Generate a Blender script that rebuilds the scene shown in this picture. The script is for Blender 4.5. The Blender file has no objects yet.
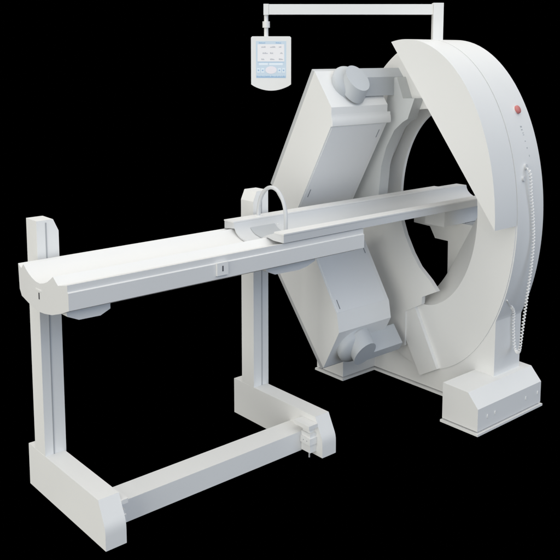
import bpy, bmesh, math, random
from mathutils import Vector, Matrix, noise
random.seed(4)
S = bpy.context.scene
COL = S.collection
PI = math.pi

# ------------------------------------------------------------------ materials
def mat(name, col, rough=0.45, emit=0.0, spec=0.4, grain=0.0, metallic=0.0, bump=0.0):
    m = bpy.data.materials.new(name); m.use_nodes = True
    nt = m.node_tree; b = nt.nodes['Principled BSDF']
    b.inputs['Base Color'].default_value = (*col, 1)
    b.inputs['Roughness'].default_value = rough
    b.inputs['Metallic'].default_value = metallic
    b.inputs['Specular IOR Level'].default_value = spec
    if emit:
        b.inputs['Emission Color'].default_value = (*col, 1)
        b.inputs['Emission Strength'].default_value = emit
    if grain or bump:
        tc = nt.nodes.new('ShaderNodeTexCoord')
        n1 = nt.nodes.new('ShaderNodeTexNoise'); n1.inputs['Scale'].default_value = 3.0
        n1.inputs['Detail'].default_value = 5
        nt.links.new(tc.outputs['Object'], n1.inputs['Vector'])
        if grain:
            mx = nt.nodes.new('ShaderNodeMix'); mx.data_type = 'RGBA'
            mx.inputs['A'].default_value = (*[c * (1 - grain) for c in col], 1)
            mx.inputs['B'].default_value = (*[min(1, c * (1 + grain * .6)) for c in col], 1)
            nt.links.new(n1.outputs['Fac'], mx.inputs['Factor'])
            nt.links.new(mx.outputs['Result'], b.inputs['Base Color'])
            mr = nt.nodes.new('ShaderNodeMapRange')
            mr.inputs['To Min'].default_value = rough - .06; mr.inputs['To Max'].default_value = rough + .08
            nt.links.new(n1.outputs['Fac'], mr.inputs['Value'])
            nt.links.new(mr.outputs['Result'], b.inputs['Roughness'])
        if bump:
            n2 = nt.nodes.new('ShaderNodeTexNoise'); n2.inputs['Scale'].default_value = 420
            nt.links.new(tc.outputs['Object'], n2.inputs['Vector'])
            bp = nt.nodes.new('ShaderNodeBump'); bp.inputs['Strength'].default_value = bump
            bp.inputs['Distance'].default_value = .0006
            nt.links.new(n2.outputs['Fac'], bp.inputs['Height'])
            nt.links.new(bp.outputs['Normal'], b.inputs['Normal'])
    return m

WHITE = mat('white_enamel', (.83, .83, .82), .5, grain=.02, bump=.08)
TABLE = mat('table_white', (.77, .77, .765), .45, grain=.02, bump=.05)
PANEL = mat('collimator_panel', (.83, .835, .84), .5)
PALE = mat('pallet_grey', (.64, .65, .66), .45)
RAILGREY = mat('pad_grey', (.47, .49, .51), .5)
HOOP = mat('hoop_grey', (.62, .63, .64), .4)
RAIL = mat('rail_grey', (.42, .43, .45), .5)
DARK = mat('slot_dark', (.07, .07, .08), .5)
SLOT = mat('latch_grey', (.22, .23, .25), .5)
COVER = mat('cover_grey', (.56, .57, .58), .5)
ARM = mat('arm_grey', (.52, .545, .57), .5, grain=.02)
CARRIER_SHADE = mat('carrier_shade_grey', (.60, .62, .63), .5, grain=.02)  # grey holds the shade on the upper carrier, put into its base colour
GAP = mat('shadow_gap_rubber', (.34, .34, .35), .7)
RED = mat('button_red', (.60, .20, .19), .4)
CABLE = mat('cable_white', (.82, .82, .82), .4)
INK = mat('printed_ink', (.46, .48, .49), .6)
BOLT = mat('bolt_steel', (.75, .75, .76), .35, metallic=.3)
S_BACK = mat('screen_blue', (.57, .67, .76), .3, emit=.10)
S_PANEL = mat('screen_white', (.80, .79, .80), .3, emit=.12)
S_LINE = mat('screen_line', (.28, .46, .66), .3, emit=.1)
S_TEXT = mat('screen_text', (.48, .49, .54), .4, emit=.05)
S_FIELD = mat('screen_field', (.72, .79, .85), .3, emit=.12)
S_OVAL = mat('screen_oval', (.78, .75, .79), .3, emit=.12)

# ------------------------------------------------------------------ helpers
ORG = {}
def empty(name, loc, label, cat):
    o = bpy.data.objects.new(name, None); COL.objects.link(o)
    o.location = loc; o.empty_display_size = .1
    o['label'] = label; o['category'] = cat
    ORG[o.name] = Vector(loc)
    return o

def link(name, bm, m, parent, bevel=.004, seg=2, ang=32, label=None):
    if bevel:
        bm.edges.ensure_lookup_table()
        es = [e for e in bm.edges if len(e.link_faces) == 2 and e.calc_face_angle(0) > math.radians(ang)]
        if es:
            bmesh.ops.bevel(bm, geom=es, offset=bevel, segments=seg, profile=.5, affect='EDGES', clamp_overlap=True)
    bmesh.ops.recalc_face_normals(bm, faces=bm.faces[:])
    co = [v.co for v in bm.verts]
    c = Vector([(min(v[i] for v in co) + max(v[i] for v in co)) / 2 for i in range(3)])
    for v in bm.verts: v.co -= c
    me = bpy.data.meshes.new(name); bm.to_mesh(me); bm.free()
    for p in me.polygons: p.use_smooth = True
    me.set_sharp_from_angle(angle=math.radians(24))
    me.materials.append(m)
    o = bpy.data.objects.new(name, me); COL.objects.link(o)
    pl = ORG[parent.name] if parent else Vector()
    o.location = c - pl
    if parent: o.parent = parent
    ORG[o.name] = c
    if label: o['label'] = label
    return o

AX = {'x': (1, 2, 0), 'y': (0, 2, 1), 'z': (0, 1, 2)}
def prism(bm, prof, axis, a, b):
    iu, iv, iw = AX[axis]
    def mk(p, w):
        c = [0, 0, 0]; c[iu] = p[0]; c[iv] = p[1]; c[iw] = w
        return bm.verts.new(c)
    A = [mk(p, a) for p in prof]; B = [mk(p, b) for p in prof]
    n = len(prof)
    bm.faces.new(A); bm.faces.new(B[::-1])
    for i in range(n):
        bm.faces.new((A[i], B[i], B[(i + 1) % n], A[(i + 1) % n]))
    return bm

def box(bm, x0, x1, y0, y1, z0, z1):
    return prism(bm, [(x0, y0), (x1, y0), (x1, y1), (x0, y1)], 'z', z0, z1)

def obox(bm, o, u, v, w, ru, rv, rw):
    """box in an oblique frame: origin o, axes u v w, ranges ru rv rw"""
    vs = [bm.verts.new(o + u * a + v * b + w * c) for a in ru for b in rv for c in rw]
    for f in ((0, 1, 3, 2), (4, 6, 7, 5), (0, 4, 5, 1), (2, 3, 7, 6), (0, 2, 6, 4), (1, 5, 7, 3)):
        bm.faces.new([vs[i] for i in f])
    return bm

def ecyl(bm, o, u, v, w, ru, rv, h0, h1, n=48, dome=0.0):
    """elliptic cylinder with axis w; dome rounds off the top"""
    rings = [(h0, 1.0)]
    if dome:
        for k in range(9):
            t = k / 8 * PI / 2
            rings.append((h1 - dome + dome * math.sin(t), max(.03, math.cos(t))))
    else:
        rings.append((h1, 1.0))
    R = []
    for h, s in rings:
        R.append([bm.verts.new(o + w * h + u * (ru * s * math.cos(2 * PI * i / n)) + v * (rv * s * math.sin(2 * PI * i / n))) for i in range(n)])
    for a, b in zip(R, R[1:]):
        for i in range(n):
            bm.faces.new((a[i], a[(i + 1) % n], b[(i + 1) % n], b[i]))
    bm.faces.new(R[0][::-1]); bm.faces.new(R[-1])
    return bm

def tube(bm, pts, r, n=10):
    pts = [Vector(p) for p in pts]
    prev = None; t0 = (pts[1] - pts[0]).normalized()
    a = t0.orthogonal().normalized()
    rings = []
    for i, p in enumerate(pts):
        t = (pts[min(i + 1, len(pts) - 1)] - pts[max(i - 1, 0)]).normalized()
        a = (a - t * a.dot(t)).normalized(); b = t.cross(a)
        rings.append([bm.verts.new(p + a * (r * math.cos(2 * PI * k / n)) + b * (r * math.sin(2 * PI * k / n))) for k in range(n)])
    for A, B in zip(rings, rings[1:]):
        for k in range(n):
            bm.faces.new((A[k], A[(k + 1) % n], B[(k + 1) % n], B[k]))
    bm.faces.new(rings[0][::-1]); bm.faces.new(rings[-1])
    return bm

def arc(cx, cy, r0, r1, a0, a1, n):
    return [(cx + r0 * math.cos(a0 + (a1 - a0) * i / n), cy + r1 * math.sin(a0 + (a1 - a0) * i / n)) for i in range(n + 1)]

def B(): return bmesh.new()
X = Vector((1, 0, 0)); Y = Vector((0, 1, 0)); Z = Vector((0, 0, 1))

# =================================================================== PATIENT TABLE
T = empty('patient_table', (2.38, 3.5, 0), 'long white patient table on two upright posts with floor feet and a connecting beam', 'patient table')

def table_foot(x0, x1):
    bm = B()
    pr = [(3.919, 0.002), (3.919, .221), (3.187, .221), (3.146, .140), (3.137, .122), (3.131, .106), (3.128, .088), (3.127, .068), (3.127, 0.002)]
    prism(bm, pr, 'x', x0, x1)
    return link('foot', bm, WHITE, T, .007, 3)
def table_post(x0, x1, side):
    bm = B()
    zt, zc, c = 1.411, 1.352, .027
    if side > 0: pr = [(x0, .215), (x1, .215), (x1, zc), (x1 - c, zt), (x0, zt)]
    else: pr = [(x0, .215), (x1, .215), (x1, zt), (x0 + c, zt), (x0, zc)]
    prism(bm, pr, 'y', 3.725, 3.84)
    o = link('post', bm, WHITE, T, .002)
    bm = B()
    xg = x0 + .047 if side > 0 else x0 + .062
    box(bm, xg - .003, xg + .003, 3.7225, 3.726, .222, zt - .012)
    link('guide_slot', bm, RAIL, o, 0)
    return o
table_foot(1.662, 1.768); table_foot(2.993, 3.096)
table_post(1.6625, 1.775, 1); table_post(2.9935, 3.107, -1)
bm = B(); box(bm, 1.765, 2.996, 3.25, 3.395, .019, .13); link('floor_beam', bm, WHITE, T, .004)

def clamp(s, x, reach):
    """clamp block holding the beam on the inner side of a foot; s = direction away from the foot"""
    bm = B()
    def bx(w, y0, y1, z0, z1):
        a, b = sorted((x, x + s * w * reach)); box(bm, a, b, y0, y1, z0, z1)
    bx(.066, 3.165, 3.290, .168, .190)
    o = link('beam_clamp', bm, WHITE, T, .003)
    bm = B(); bx(.046, 3.176, 3.2485, .027, .136); plate = link('clamp_plate', bm, WHITE, o, .003)
    bm = B(); bx(.036, 3.190, 3.2485, .1362, .1678); link('clamp_neck', bm, WHITE, o, .002)
    bm = B(); bx(.054, 3.170, 3.2475, .074, .112); link('clamp_bar', bm, WHITE, o, .003)
    for yy in (3.195, 3.222):
        bm = B(); ecyl(bm, Vector((x + s * .054 * reach, yy, .094)), Y, Z, X * s, .0035, .0035, -.002, .001, 12); link('screw', bm, RAIL, o, 0)
    bm = B(); ecyl(bm, Vector((x + s * .025 * reach, 3.205, -.012)), X, Y, Z, .0045, .0045, .0, .042, 12); link('levelling_pin', bm, BOLT, o, 0)
clamp(-1, 2.9925, 1.0); clamp(1, 1.7685, .5)

# long bed frame, trough-shaped on top
prof = [(3.198, 1.228), (3.198, 1.198), (3.190, 1.194), (3.190, 1.117), (3.265, 1.088), (3.355, 1.060), (3.43, 1.048),
        (3.50, 1.043), (3.585, 1.057), (3.672, 1.078), (3.693, 1.108), (3.70, 1.229), (3.668, 1.212), (3.64, 1.236),
        (3.615, 1.218), (3.585, 1.202), (3.55, 1.189), (3.51, 1.180), (3.47, 1.179), (3.43, 1.188), (3.39, 1.203), (3.357, 1.223),
        (3.334, 1.2385), (3.287, 1.208)]
bm = B(); prism(bm, prof, 'x', 1.554, 3.369)
bed = link('bed_frame', bm, TABLE, T, .0018, ang=40)
bm = B(); box(bm, 1.5515, 1.5545, 3.476, 3.483, 1.105, 1.135); link('slot', bm, DARK, bed, 0)
bm = B(); box(bm, 1.5525, 1.5545, 3.455, 3.515, 1.142, 1.150); link('end_label', bm, WHITE, bed, 0)
bm = B(); box(bm, 2.331, 2.398, 3.180, 3.1905, 1.135, 1.199); sw = link('switch_plate', bm, WHITE, T, .002)
bm = B(); box(bm, 2.361, 2.368, 3.1788, 3.1802, 1.155, 1.182); link('switch', bm, DARK, sw, 0)

def carriage(pr, y0):
    bm = B(); prism(bm, pr, 'y', y0, 3.724)
    link('lift_carriage', bm, WHITE, T, .008, 3)
carriage([(1.57, 1.10), (1.575, 1.074), (1.63, 1.049), (1.735, 1.047), (1.785, 1.069), (1.785, 1.10)], 3.25)
carriage([(2.70, 1.10), (2.71, 1.078), (2.77, 1.050), (2.94, 1.046), (3.00, 1.056), (3.06, 1.078), (3.06, 1.10)], 3.265)

# sliding pallet on top
inner = [(3.268, 1.273), (3.284, 1.266), (3.33, 1.252), (3.352, 1.242), (3.372, 1.229), (3.40, 1.214), (3.435, 1.201), (3.47, 1.193), (3.51, 1.193), (3.55, 1.202),
         (3.577, 1.215), (3.597, 1.232), (3.609, 1.252), (3.614, 1.273)]
pp = [(3.190, 1.232), (3.190, 1.273)] + inner + [(3.700, 1.273), (3.700, 1.232), (3.645, 1.239)] + [(y, z - .0095) for y, z in inner[-2:2:-1]] + [(3.32, 1.2405), (3.27, 1.232)]
bm = B(); prism(bm, pp, 'x', 2.766, 4.872)
pal = link('pallet', bm, PALE, T, .002, ang=38)
for y0, y1 in ((3.188, 3.266), (3.616, 3.702)):
    bm = B(); box(bm, 2.764, 4.62 if y0 > 3.4 else 4.874, y0, y1, 1.2735, 1.281); link('side_rail', bm, TABLE, pal, .003)
# arm support hoop
bm = B()
pts = []
for i in range(65):
    t = PI * i / 64
    pts.append((2.992 - .012 * math.cos(t), 3.5535 + .1065 * math.cos(t), 1.292 + .166 * math.sin(t)))
pts = [(2.98, 3.659, 1.272)] + pts[::-1][::-1] + [(3.004, 3.447, 1.225)]
pts[0] = (2.98, 3.66, 1.272); pts[-1] = (3.004, 3.447, 1.205)
tube(bm, pts, .0112, 22); link('arm_hoop', bm, HOOP, pal, 0)
for x, y, z in ((2.98, 3.66, 1.275), (3.004, 3.447, 1.2)):
    bm = B(); ecyl(bm, Vector((x, y, z)), X, Y, Z, .022, .020, 0, .010, 20); link('hoop_socket', bm, WHITE, pal, .002)
for x, y, z in ((3.07, 3.60, 1.226), (3.075, 3.46, 1.194), (3.11, 3.49, 1.192)):
    bm = B(); ecyl(bm, Vector((x, y, z)), X, Y, Z, .011, .010, 0, .007, 14); link('fixing_bolt', bm, WHITE, pal, .001)
hp = [(y, z + .0015) for y, z in inner[3:12]]
bm = B(); prism(bm, hp + [(y, z + .004) for y, z in hp[::-1]], 'x', 2.87, 3.05)
link('head_pad', bm, RAILGREY, pal, 0)

# =================================================================== GANTRY
YC, ZC, EA, EB = 3.4185, 1.217, .690, 1.080     # outer oval of the ring
HA, HB = .412, .642                              # bore
G = empty('scanner_gantry', (4.2, YC, 0), 'white ring-shaped scanner gantry with two tilted detector heads on arms', 'medical scanner')

def ell(t, a=EA, b=EB): return (YC + a * math.cos(t), ZC + b * math.sin(t))
def rad(t, a, b): return 1 / math.sqrt((math.cos(t) / a) ** 2 + (math.sin(t) / b) ** 2)
LEGW = .5635; ZB = .024
def rad_out(t):
    r = rad(t, EA, EB); c, s = math.cos(t), math.sin(t)
    # legs and plinth below the ring
    cand = 1e9
    if abs(c) > 1e-6: cand = min(cand, LEGW / abs(c))
    if s < 0: cand = min(cand, (ZC - ZB) / -s)
    else: cand = 0
    zz = ZC + cand * s
    if s < 0 and zz < .9: r = max(r, cand)
    return r
def ring(bm, angs, fin, fout, xa, xb, fin_b=None, fout_b=None):
    fin_b = fin_b or fin; fout_b = fout_b or fout
    rows = []
    for t in angs:
        c, s = math.cos(t), math.sin(t)
        def v(r, x): return bm.verts.new((x, YC + r * c, ZC + r * s))
        rows.append((v(fin(t), xa), v(fout(t), xa), v(fout_b(t), xb), v(fin_b(t), xb)))
    n = len(rows)
    for i in range(n):
        A, Bq = rows[i], rows[(i + 1) % n]
        for k in range(4):
            bm.faces.new((A[k], A[(k + 1) % 4], Bq[(k + 1) % 4], Bq[k]))
    return bm
corner = math.atan2(-(ZC - ZB), LEGW)
angs = [2 * PI * i / 180 for i in range(180)]
tj = -math.asin(math.sqrt(1 - (LEGW / EA) ** 2))
pj = math.atan2(EB * math.sin(tj), EA * math.cos(tj))
angs = sorted(set([a if a <= PI else a - 2 * PI for a in angs] + [corner, -PI - corner, pj, -PI - pj]))
bm = B(); ring(bm, angs, lambda t: rad(t, .60, .95), rad_out, 4.1815, 4.452)
link('housing', bm, WHITE, G, .006, ang=40)

# rotating disc with the bore in it
def prism_ring_face(name, a, b, ha, hb, x0, x1, m, bev):
    bm = B(); ring(bm, angs, lambda t: rad(t, ha, hb), lambda t: rad(t, a, b), x0, x1)
    return link(name, bm, m, G, bev, ang=40)
rotor = prism_ring_face('rotor_disc', EA - .007, EB - .010, HA, HB, 4.174, 4.1805, WHITE, .002)

# bore liner: from the round bore in front to a slot with two parallel sides at the rear
def chord(t, p, d):
    c, s = math.cos(t), math.sin(t)
    # line p + k d, ray from centre
    det = c * (-d[1]) + s * d[0]
    if abs(det) < 1e-6: return 1e9
    r = ((p[0] - YC) * (-d[1]) + (p[1] - ZC) * d[0]) / det
    return r if r > 0 else 1e9
def rear(t):
    return min(chord(t, (3.231, 1.067), (.252, -.466)), chord(t, (3.735, 1.819), (.277, -.518)), rad(t, .597, .945))
bm = B()
N = 240
fr = []; bk = []
for i in range(N):
    t = 2 * PI * i / N; c, s = math.cos(t), math.sin(t)
    r = rad(t, HA, HB); fr.append(bm.verts.new((4.1835, YC + r * c, ZC + r * s)))
    r = rear(t); bk.append(bm.verts.new((4.415, YC + r * c, ZC + r * s)))
for i in range(N):
    bm.faces.new((fr[i], fr[(i + 1) % N], bk[(i + 1) % N], bk[i]))
link('bore_liner', bm, WHITE, G, 0)
def rin(t): return min(rad(t, .415, .640), rear(t) - .001)
bm = B(); ring(bm, [2 * PI * i / N for i in range(N)], rin, lambda t: rad(t, .64, 1.0), 4.416, 4.44)
link('rear_plate', bm, WHITE, G, 0)

# front shield: the segment of the oval cut off by a slanting chord
ta = math.atan2((2.281 - ZC) / EB, (3.537 - YC) / EA)
tb = math.atan2((1.206 - ZC) / EB, (2.7287 - YC) / EA)
if tb < 0: tb += 2 * PI
pr = [ell(ta + (tb - ta) * i / 90) for i in range(91)]
bm = B(); prism(bm, pr, 'x', 3.956, 4.1735)
link('front_shield', bm, WHITE, G, .007, 3, ang=40)
pr2 = [(YC + (p[0] - YC) * .992, ZC + (p[1] - ZC) * .992) for p in pr]

# feet
def gfoot(s):
    def y(v): return v if s > 0 else 2 * YC - v
    bm = B()
    prism(bm, [(y(2.995), .024), (y(2.738), .024), (y(2.738), .160), (y(2.812), .242), (y(2.995), .247)], 'x', 3.866, 4.523)
    o = link('foot', bm, WHITE, G, .004)
    for xx in (3.961, 4.036, 4.358, 4.488):
        bm = B(); ecyl(bm, Vector((xx, y(2.738), .094)), X, Z, Y * (-1 if s > 0 else 1), .005, .012, -.001, .004, 14)
        link('bolt', bm, WHITE, o, 0)
gfoot(1); gfoot(-1)
yb = 2 * YC
bm = B()
prism(bm, [(3.856, 2.728), (4.533, 2.728), (4.533, 3.003), (4.47, 3.003), (4.47, yb - 3.003), (4.533, yb - 3.003), (4.533, yb - 2.728), (3.856, yb - 2.728), (3.856, yb - 3.003), (4.170, yb - 3.003), (4.170, 3.003), (3.856, 3.003)], 'z', 0, .014)
link('base_plate', bm, WHITE, G, .002)
bm = B()
prism(bm, [(3.876, 2.748), (4.513, 2.748), (4.513, 2.983), (4.44, 2.983), (4.44, yb - 2.983), (4.513, yb - 2.983), (4.513, yb - 2.748), (3.876, yb - 2.748), (3.876, yb - 2.983), (4.192, yb - 2.983), (4.192, 2.983), (3.876, 2.983)], 'z', .0135, .0245)
link('gasket', bm, GAP, G, 0)

# flat spoke bar on the lower rotor
bm = B(); prism(bm, [(3.372, .640), (3.262, .640)][:0] + [(3.267, .176), (3.408, .094), (3.548, .335), (3.551, .512), (3.545, .60), (3.50, .62)], 'x', 4.148, 4.1737)
link('spoke_bar', bm, WHITE, G, .003)

# ---------------------------------------------------------------- detector heads
def head(poly, E2, x0, x1, xB, hub, cap, barq, barx, arms, lip, slots):
    """poly: A B C D E in the y-z plane (outer corner first); hub etc. in the frame (X, AB, outward)"""
    A, Bp, C, D, E = [Vector((0, *p)) for p in poly]
    ax = (A - E).normalized(); ab = (Bp - A).normalized()
    M = (A + Bp) / 2
    far_in, far_out = [Vector((0, *p)) for p in E2]
    u = (far_out - A).normalized(); nb = Vector((0, u.z, -u.y))
    if nb.dot(D - A) > 0: nb = -nb
    A0 = A - nb * .016; E0 = far_out - nb * .016
    pr = [(p.y, p.z) for p in (A0, Bp, C, D, far_in, E0)]
    bm = B(); prism(bm, pr, 'x', x0, x1)
    h = link('detector_head', bm, WHITE, G, .005)
    # collimator panel on the inner face
    d = (D - C); L = d.length; d.normalize()
    nrm = Vector((0, d.z, -d.y))
    if nrm.dot(M - C) > 0 or nrm.dot(A - C) > 0: nrm = -nrm
    bm = B(); obox(bm, C, X, d, nrm, (x0 + .012, x1 - .030), (.010, (far_in - C).length - .012), (-.002, .0030))
    p = link('collimator_panel', bm, PANEL, h, .0015)
    Lf = (far_in - C).length
    for xx, s0 in slots:
        bm = B(); obox(bm, C, X, d, nrm, (xx - .0025, xx + .0025), (s0, s0 + .06), (.001, .0046)); link('latch_slot', bm, SLOT, p, 0)
    # flange at the outer end
    if lip:
        w = (C - Bp).normalized(); n2 = Vector((0, w.z, -w.y))
        if n2.dot(A - C) > 0: n2 = -n2
        ll = (C - Bp).length
        bm = B()
        prof2 = [Bp + w * (ll * .40) - n2 * .004, Bp + w * (ll * .40) + n2 * .001, Bp + w * (ll * .55) + n2 * .002, Bp + w * (ll * .62) + n2 * .006, C - w * (ll * .10) + n2 * .0095, C + n2 * .008, C + w * .004 - n2 * .004]
        prism(bm, [(q.y, q.z) for q in prof2], 'x', x0 + .003, x1 + .028)
        link('flange', bm, WHITE, h, .001, ang=20)
    # thin back cover standing proud of the box
    Lb = (A0 - E0).length; u = (E0 - A0).normalized()
    bm = B()
    rows = []
    for k_ in (.004, arms):
        o_ = A0 + u * k_
        rows.append([bm.verts.new(o_ + X * x_ + nb * w_) for x_, w_ in ((x0 + .004, -.006), (x0 + .004, .002), (x0 + .008, .034), (x1 - .02, .034), (x1, .002), (x1, -.006))])
    bm.faces.new(rows[0]); bm.faces.new(rows[1][::-1])
    for k_ in range(6):
        l_ = (k_ + 1) % 6; bm.faces.new((rows[0][k_], rows[1][k_], rows[1][l_], rows[0][l_]))
    link('back_cover', bm, COVER, h, .002)
    # pivot and carrying arm
    o = M + X * hub[0] + ab * hub[1]
    bm = B(); ecyl(bm, o, X, ab, ax, hub[2], hub[3], -.004, hub[4], 64, dome=hub[4] * .6)
    q = [M + ab * a_ + ax * h_ for a_, h_ in barq]
    bb = B(); prism(bb, [(p_.y, p_.z) for p_ in q], 'x', *barx)
    arm = link('yoke_arm', bb, ARM, G, .004)
    link('pivot', bm, ARM, arm, .004, ang=50)
    bm = B(); ecyl(bm, M + X * cap[0] + ab * cap[1], X, ab, ax, cap[2], cap[3], cap[4], cap[5], 56)
    link('pivot_cap', bm, ARM, arm, .004, ang=50)
    return h

head([(3.764, 2.109), (3.599, 1.887), (3.602, 1.772), (3.888, 1.251), (4.156, 1.369)], ((3.952, 1.135), (4.163, 1.352)),
     3.5, 4.00, 0, (3.725, -.012, .128, .108, .078), (3.727, .047, .087, .095, .02, .112), ((.0245, .094), (.088, .018), (-.06, .018), (-.045, .094)), (3.72, 4.175), .86, True,
     ((3.952, .05), (3.545, .475)))
head([(3.666, .226), (3.516, .501), (3.535, .611), (3.708, .894), (4.10, .776)], ((3.772, .998), (4.13, .81)),
     3.5, 3.975, 0, (3.690, .025, .138, .112, .085), (3.70, .068, .087, .0907, .02, .122), ((.06, -.012), (.055, .121), (-.005, .121), (-.02, -.012)), (3.70, 4.065), .74, False,
     ((3.538, .03), (3.93, .34)))

# carriers that tie the arms to the rotor
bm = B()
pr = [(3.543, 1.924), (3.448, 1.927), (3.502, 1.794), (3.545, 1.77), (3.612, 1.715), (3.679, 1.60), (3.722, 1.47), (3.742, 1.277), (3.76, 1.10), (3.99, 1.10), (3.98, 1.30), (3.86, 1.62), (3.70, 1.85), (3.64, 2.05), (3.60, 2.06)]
prism(bm, pr, 'x', 4.085, 4.1735); link('arm_carrier', bm, CARRIER_SHADE, G, .004)
bm = B()
pr = [(3.588, 1.115), (3.551, 1.02), (3.488, .91), (3.426, .828), (3.333, .754), (3.276, .695), (3.396, .633), (3.399, .582), (3.533, .506), (3.533, .268), (3.639, .207), (3.72, .26), (3.92, .55), (4.0, .85), (4.02, 1.115)]
prism(bm, pr, 'x', 4.14, 4.1735); link('arm_carrier', bm, WHITE, G, .002)

# support at the rear of the bore that carries the pallet end
bm = B()
prism(bm, [(3.78, 1.20), (3.779, 1.025), (3.635, 1.019), (3.588, .942), (3.476, .940), (3.472, .560), (3.17, .560), (3.17, 1.078), (3.52, 1.078), (3.52, 1.20)], 'x', 4.50, 4.53)
rs = link('rear_support', bm, WHITE, G, .003)
bm = B(); box(bm, 4.30, 4.70, 3.355, 3.515, 1.082, 1.20); link('support_block', bm, WHITE, rs, .006)
bm = B(); box(bm, 4.5305, 4.76, 3.17, 3.356, 1.03, 1.0795); link('support_shelf', bm, WHITE, rs, .002)

# monitor boom on top of the ring
cd, sd = .6521, .7581
U_ = Vector((-sd, cd, 0)); V_ = Vector((cd, sd, 0))
P0 = Vector((4.257, YC, 0))
bm = B(); obox(bm, P0, U_, V_, Z, (-.032, .032), (-.032, .032), (2.27, 2.527)); post = link('boom_post', bm, WHITE, G, .003)
bm = B(); obox(bm, P0, U_, V_, Z, (.033, 1.072), (-.024, .024), (2.455, 2.519)); link('boom_arm', bm, WHITE, G, .003)
bm = B(); obox(bm, P0, U_, V_, Z, (1.073, 1.106), (-.026, .026), (2.452, 2.521)); link('boom_end_cap', bm, WHITE, G, .003)

# emergency button and printed marks on the housing flank
def flank(z, dx, x):
    s = (z - ZC) / EB; y = YC - EA * math.sqrt(1 - s * s)
    n = Vector((0, (y - YC) / EA ** 2, (z - ZC) / EB ** 2)).normalized()
    return Vector((x, y, z)) + n * dx, n
p, n = flank(1.872, 0, 4.343); tt = n.cross(X)
bm = B(); ecyl(bm, p, X, tt, n, .024, .024, -.002, .003, 28); eb = link('emergency_button', bm, WHITE, G, .001)
bm = B(); ecyl(bm, p, X, tt, n, .022, .026, .003, .022, 28, dome=.010); link('button_knob', bm, RED, eb, 0)
p, n = flank(1.72, 0, 4.35)
marks = [(1.775, 4.330, .016, .010), (1.757, 4.330, .016, .006), (1.738, 4.334, .014, .004), (1.727, 4.334, .014, .004),
         (1.690, 4.336, .010, .006), (1.650, 4.340, .010, .008), (1.603, 4.348, .006, .012)]
for z, x, w, h in marks:
    p, n = flank(z, 0, x); t_ = n.cross(X)
    bm = B(); obox(bm, p, X, t_, n, (-w / 2, w / 2), (-h / 2, h / 2), (-.001, .0008)); link('printed_mark', bm, INK, G, 0)
for z, x, r in ((1.542, 4.288, .014), (1.475, 4.250, .012)):
    p, n = flank(z, 0, x); t_ = n.cross(X)
    bm = B(); ecyl(bm, p, X, t_, n, r, r * 1.2, -.001, .012, 20); link('cable_socket', bm, PALE, G, .002)

# =================================================================== COILED CABLE
path = [(4.278, 2.745, 1.540), (4.276, 2.722, 1.520), (4.280, 2.714, 1.471), (4.290, 2.713, 1.379), (4.312, 2.711, 1.256), (4.330, 2.711, 1.102), (4.320, 2.712, .950), (4.298, 2.715, .799),
        (4.271, 2.715, .650), (4.250, 2.718, .500), (4.262, 2.735, .425), (4.312, 2.780, .388), (4.352, 2.822, .392), (4.355, 2.836, .440), (4.347, 2.838, .540), (4.346, 2.837, .600), (4.325, 2.830, .645), (4.262, 2.814, .690), (4.205, 2.795, .735)]
def spline(P, n):
    P = [Vector(p) for p in P]; out = []
    for i in range(len(P) - 1):
        a, b, c, d = P[max(i - 1, 0)], P[i], P[i + 1], P[min(i + 2, len(P) - 1)]
        for k in range(n):
            t = k / n
            out.append(.5 * ((2 * b) + (c - a) * t + (2 * a - 5 * b + 4 * c - d) * t * t + (3 * b - a - 3 * c + d) * t ** 3))
    return out + [P[-1]]
cen = spline(path, 60)
acc = [0]
for a, b in zip(cen, cen[1:]): acc.append(acc[-1] + (b - a).length)
pts = []; pitch = .0195; rr = .0068
step = pitch / 11; s = 0; i = 0; a_ = Vector((0, 1, 0)); tot = acc[-1]
while s < tot:
    while acc[i + 1] < s: i += 1
    f = (s - acc[i]) / max(1e-9, acc[i + 1] - acc[i]); c = cen[i].lerp(cen[i + 1], f)
    t = (cen[i + 1] - cen[i]).normalized()
    a_ = (a_ - t * a_.dot(t)).normalized(); b_ = t.cross(a_)
    k = min(1, s / .02, max(0, (tot - .09 - s)) / .02)
    ph = 2 * PI * s / pitch
    pts.append(c + (a_ * math.cos(ph) + b_ * math.sin(ph)) * rr * k)
    s += step
bm = B(); tube(bm, pts, .0038, 7)
cab = link('coiled_cable', bm, CABLE, None, 0)
cab['label'] = 'white coiled cable hanging in a loop down the side of the gantry'; cab['category'] = 'cable'

# =================================================================== MONITOR
Q = P0 + U_ * 1.0895 + Z * 0
mz0, mz1 = 2.014, 2.318        # straight sides
MON = empty('display_monitor', Q + Z * 1.98, 'small white display panel with a pale blue screen hanging from the overhead boom', 'monitor')
bm = B(); ecyl(bm, Q, U_, V_, Z, .0135, .0135, 2.315, 2.4515, 20)
hg = link('hanger_rod', bm, WHITE, MON, 0)
bm = B(); ecyl(bm, Q, U_, V_, Z, .0235, .0235, 2.373, 2.412, 24); link('collar', bm, WHITE, hg, .003)
W = .1275
MO = -.031
def mon_pt(u, z): return u
outl = [(-W + .008, mz1), (-W, mz1 - .008)] + [(-W, mz0)]
for i in range(1, 16):
    f = i / 16; outl.append((-W + 2 * W * f, mz0 - .040 * math.sin(PI * f) ** .8 * 1.0))
outl += [(W, mz0), (W, mz1 - .008), (W - .008, mz1)]
bm = B()
def uvz(u, w, z): return Q + U_ * (u + MO * 1.0) + V_ * w + Z * z
A_ = [bm.verts.new(uvz(u, -.022, z)) for u, z in outl]; B_ = [bm.verts.new(uvz(u, .022, z)) for u, z in outl]
bm.faces.new(A_); bm.faces.new(B_[::-1])
for i in range(len(outl)):
    j = (i + 1) % len(outl); bm.faces.new((A_[i], A_[j], B_[j], B_[i]))
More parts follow.
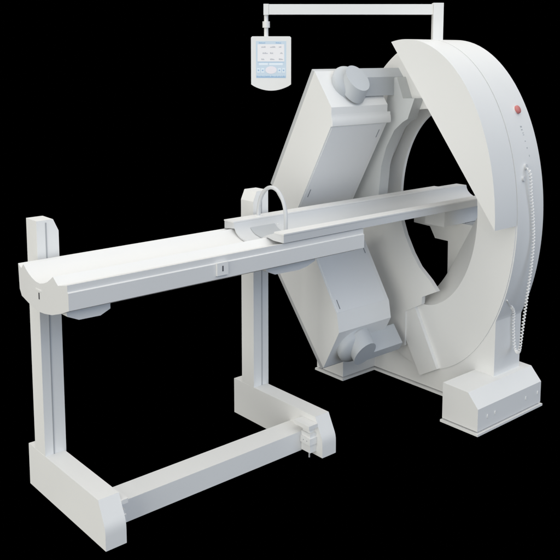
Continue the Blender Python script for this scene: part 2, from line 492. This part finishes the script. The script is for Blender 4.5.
case = link('casing', bm, WHITE, MON, .004, 3)
def rect(bm, u0, u1, z0, z1, d):
    # u measured to the right as seen from the front
    obox(bm, Q + U_ * MO, -U_, V_, Z, (u0, u1), (-.022 - d, -.022 - d + .0006), (z0, z1))
sx0, sx1, sz0, sz1 = -.0965, .0965, 2.054, 2.288
def scr(name, m, r, d, par):
    bm = B(); rect(bm, *r, d)
    return link(name, bm, m, par, 0)
def words(name, m, u0, u1, z0, z1, d, par, k):
    """a readout too small to read in the photograph: one ragged strip of characters"""
    r = random.Random(k); n = max(3, int((u1 - u0) / .0042)); top = []
    for i_ in range(n):
        a_, b_ = u0 + (u1 - u0) * i_ / n, u0 + (u1 - u0) * (i_ + .62) / n
        h_ = r.choice((.55, .75, 1, 1)); lo = z0 + (z1 - z0) * .12
        top += [(a_, z0 + (z1 - z0) * h_), (b_, z0 + (z1 - z0) * h_), (b_ + .0001, lo), (u0 + (u1 - u0) * (i_ + 1) / n - .0001, lo)]
    outl_ = [(u0, z0)] + top + [(u1 - .00005, z0)]
    bm = B()
    A1 = [bm.verts.new(Q + U_ * (MO - u) + V_ * (-.022 - d) + Z * z) for u, z in outl_]
    B1 = [bm.verts.new(Q + U_ * (MO - u) + V_ * (-.022 - d + .0006) + Z * z) for u, z in outl_]
    bm.faces.new(A1); bm.faces.new(B1[::-1])
    for i_ in range(len(A1)):
        j_ = (i_ + 1) % len(A1); bm.faces.new((A1[i_], A1[j_], B1[j_], B1[i_]))
    return link(name, bm, m, par, 0)
sx0, sx1, sz0, sz1 = -.0965, .0965, 2.054, 2.288
screen = scr('screen', S_BACK, (sx0, sx1, sz0, sz1), .0004, MON)
H_ = sz1 - sz0
def sz(f): return sz1 - H_ * f
scr('readout_panel', S_PANEL, (-.086, .084, sz(.55), sz(.085)), .0012, screen)
k = 0
for r in range(3):
    for c in range(3):
        k += 1
        x = -.062 + c * .056 + (.008 if r == 1 and c != 1 else 0); z = sz(.15 + r * .165)
        words('readout', S_TEXT, x, x + (.028, .034, .020)[(r + c) % 3] * (.8 if c == 2 and r != 1 else .6 if c == 2 else 1), z - .006, z + .003, .0020, screen, k)
for r in ((-.078, -.02, sz(.65), sz(.59)), (-.012, .075, sz(.65), sz(.59))): scr('input_field', S_FIELD, r, .0012, screen)
for u in (-.080, -.0535, .0535, .080):
    scr('touch_button', S_FIELD, (u - .0095, u + .0095, sz(.85), sz(.73)), .0012, screen)
    words('button_icon', S_LINE, u - .005, u + .005, sz(.81), sz(.765), .0020, screen, int(u * 1000))
bm = B(); ecyl(bm, Q + U_ * MO + Z * sz(.78) - V_ * .0236, U_, Z, V_, .036, .024, 0, .0006, 32); link('dial_field', bm, S_OVAL, screen, 0)
words('status_bar', S_LINE, sx0 + .004, sx1 - .004, sz(.985), sz(.935), .0012, screen, 77)
for u0, u1 in ((sx0 + .02, sx0 + .06), (.03, .065)): words('title_text', S_LINE, u0, u1, sz(.06), sz(.03), .0012, screen, 5)
scr('divider', S_LINE, (-.086, .084, sz(.572), sz(.565)), .0012, screen)

# =================================================================== CAMERA
cam = bpy.data.cameras.new('camera'); co = bpy.data.objects.new('camera', cam); COL.objects.link(co); S.camera = co
co.location = (0, 0, 2.2)
co.rotation_euler = (PI / 2 - .130909, 0, .86109 - PI / 2)
cam.sensor_width = 36; cam.lens = 831.727 / 560 * 36
cam.shift_y = (164.569 - 280) / 560
cam.clip_end = 100; cam.clip_start = .05

# =================================================================== LIGHT (studio lamps outside the frame)
w = bpy.data.worlds.new('World'); S.world = w; w.use_nodes = True
w.node_tree.nodes['Background'].inputs[0].default_value = (0, 0, 0, 1)
w.node_tree.nodes['Background'].inputs[1].default_value = 0
def area(name, loc, target, size, sy, power, col=(1, 1, 1)):
    l = bpy.data.lights.new(name, 'AREA'); l.shape = 'RECTANGLE'; l.size = size; l.size_y = sy
    l.energy = power; l.color = col
    o = bpy.data.objects.new(name, l); COL.objects.link(o); o.location = loc
    o.rotation_euler = (Vector(target) - Vector(loc)).to_track_quat('-Z', 'Y').to_euler()
    return o
CT = (3.2, 3.45, 1.0)
area('overhead_softbox', (0.0, 0.0, 11.0), (0.0, 0.1, 0), 32, 32, 4480, (1, .99, .955))
area('front_softbox', (-13.0, 1.0, 2.0), CT, 18, 9, 1580, (1, 1, .94))
area('side_softbox', (4.5, -12.0, 5.0), CT, 18, 9, 770, (.58, .74, 1))

S.view_settings.view_transform = 'Standard'; S.view_settings.look = 'None'
S.view_settings.exposure = 0; S.view_settings.gamma = 1
S.render.engine = 'CYCLES'
S.cycles.max_bounces = 8; S.cycles.diffuse_bounces = 5
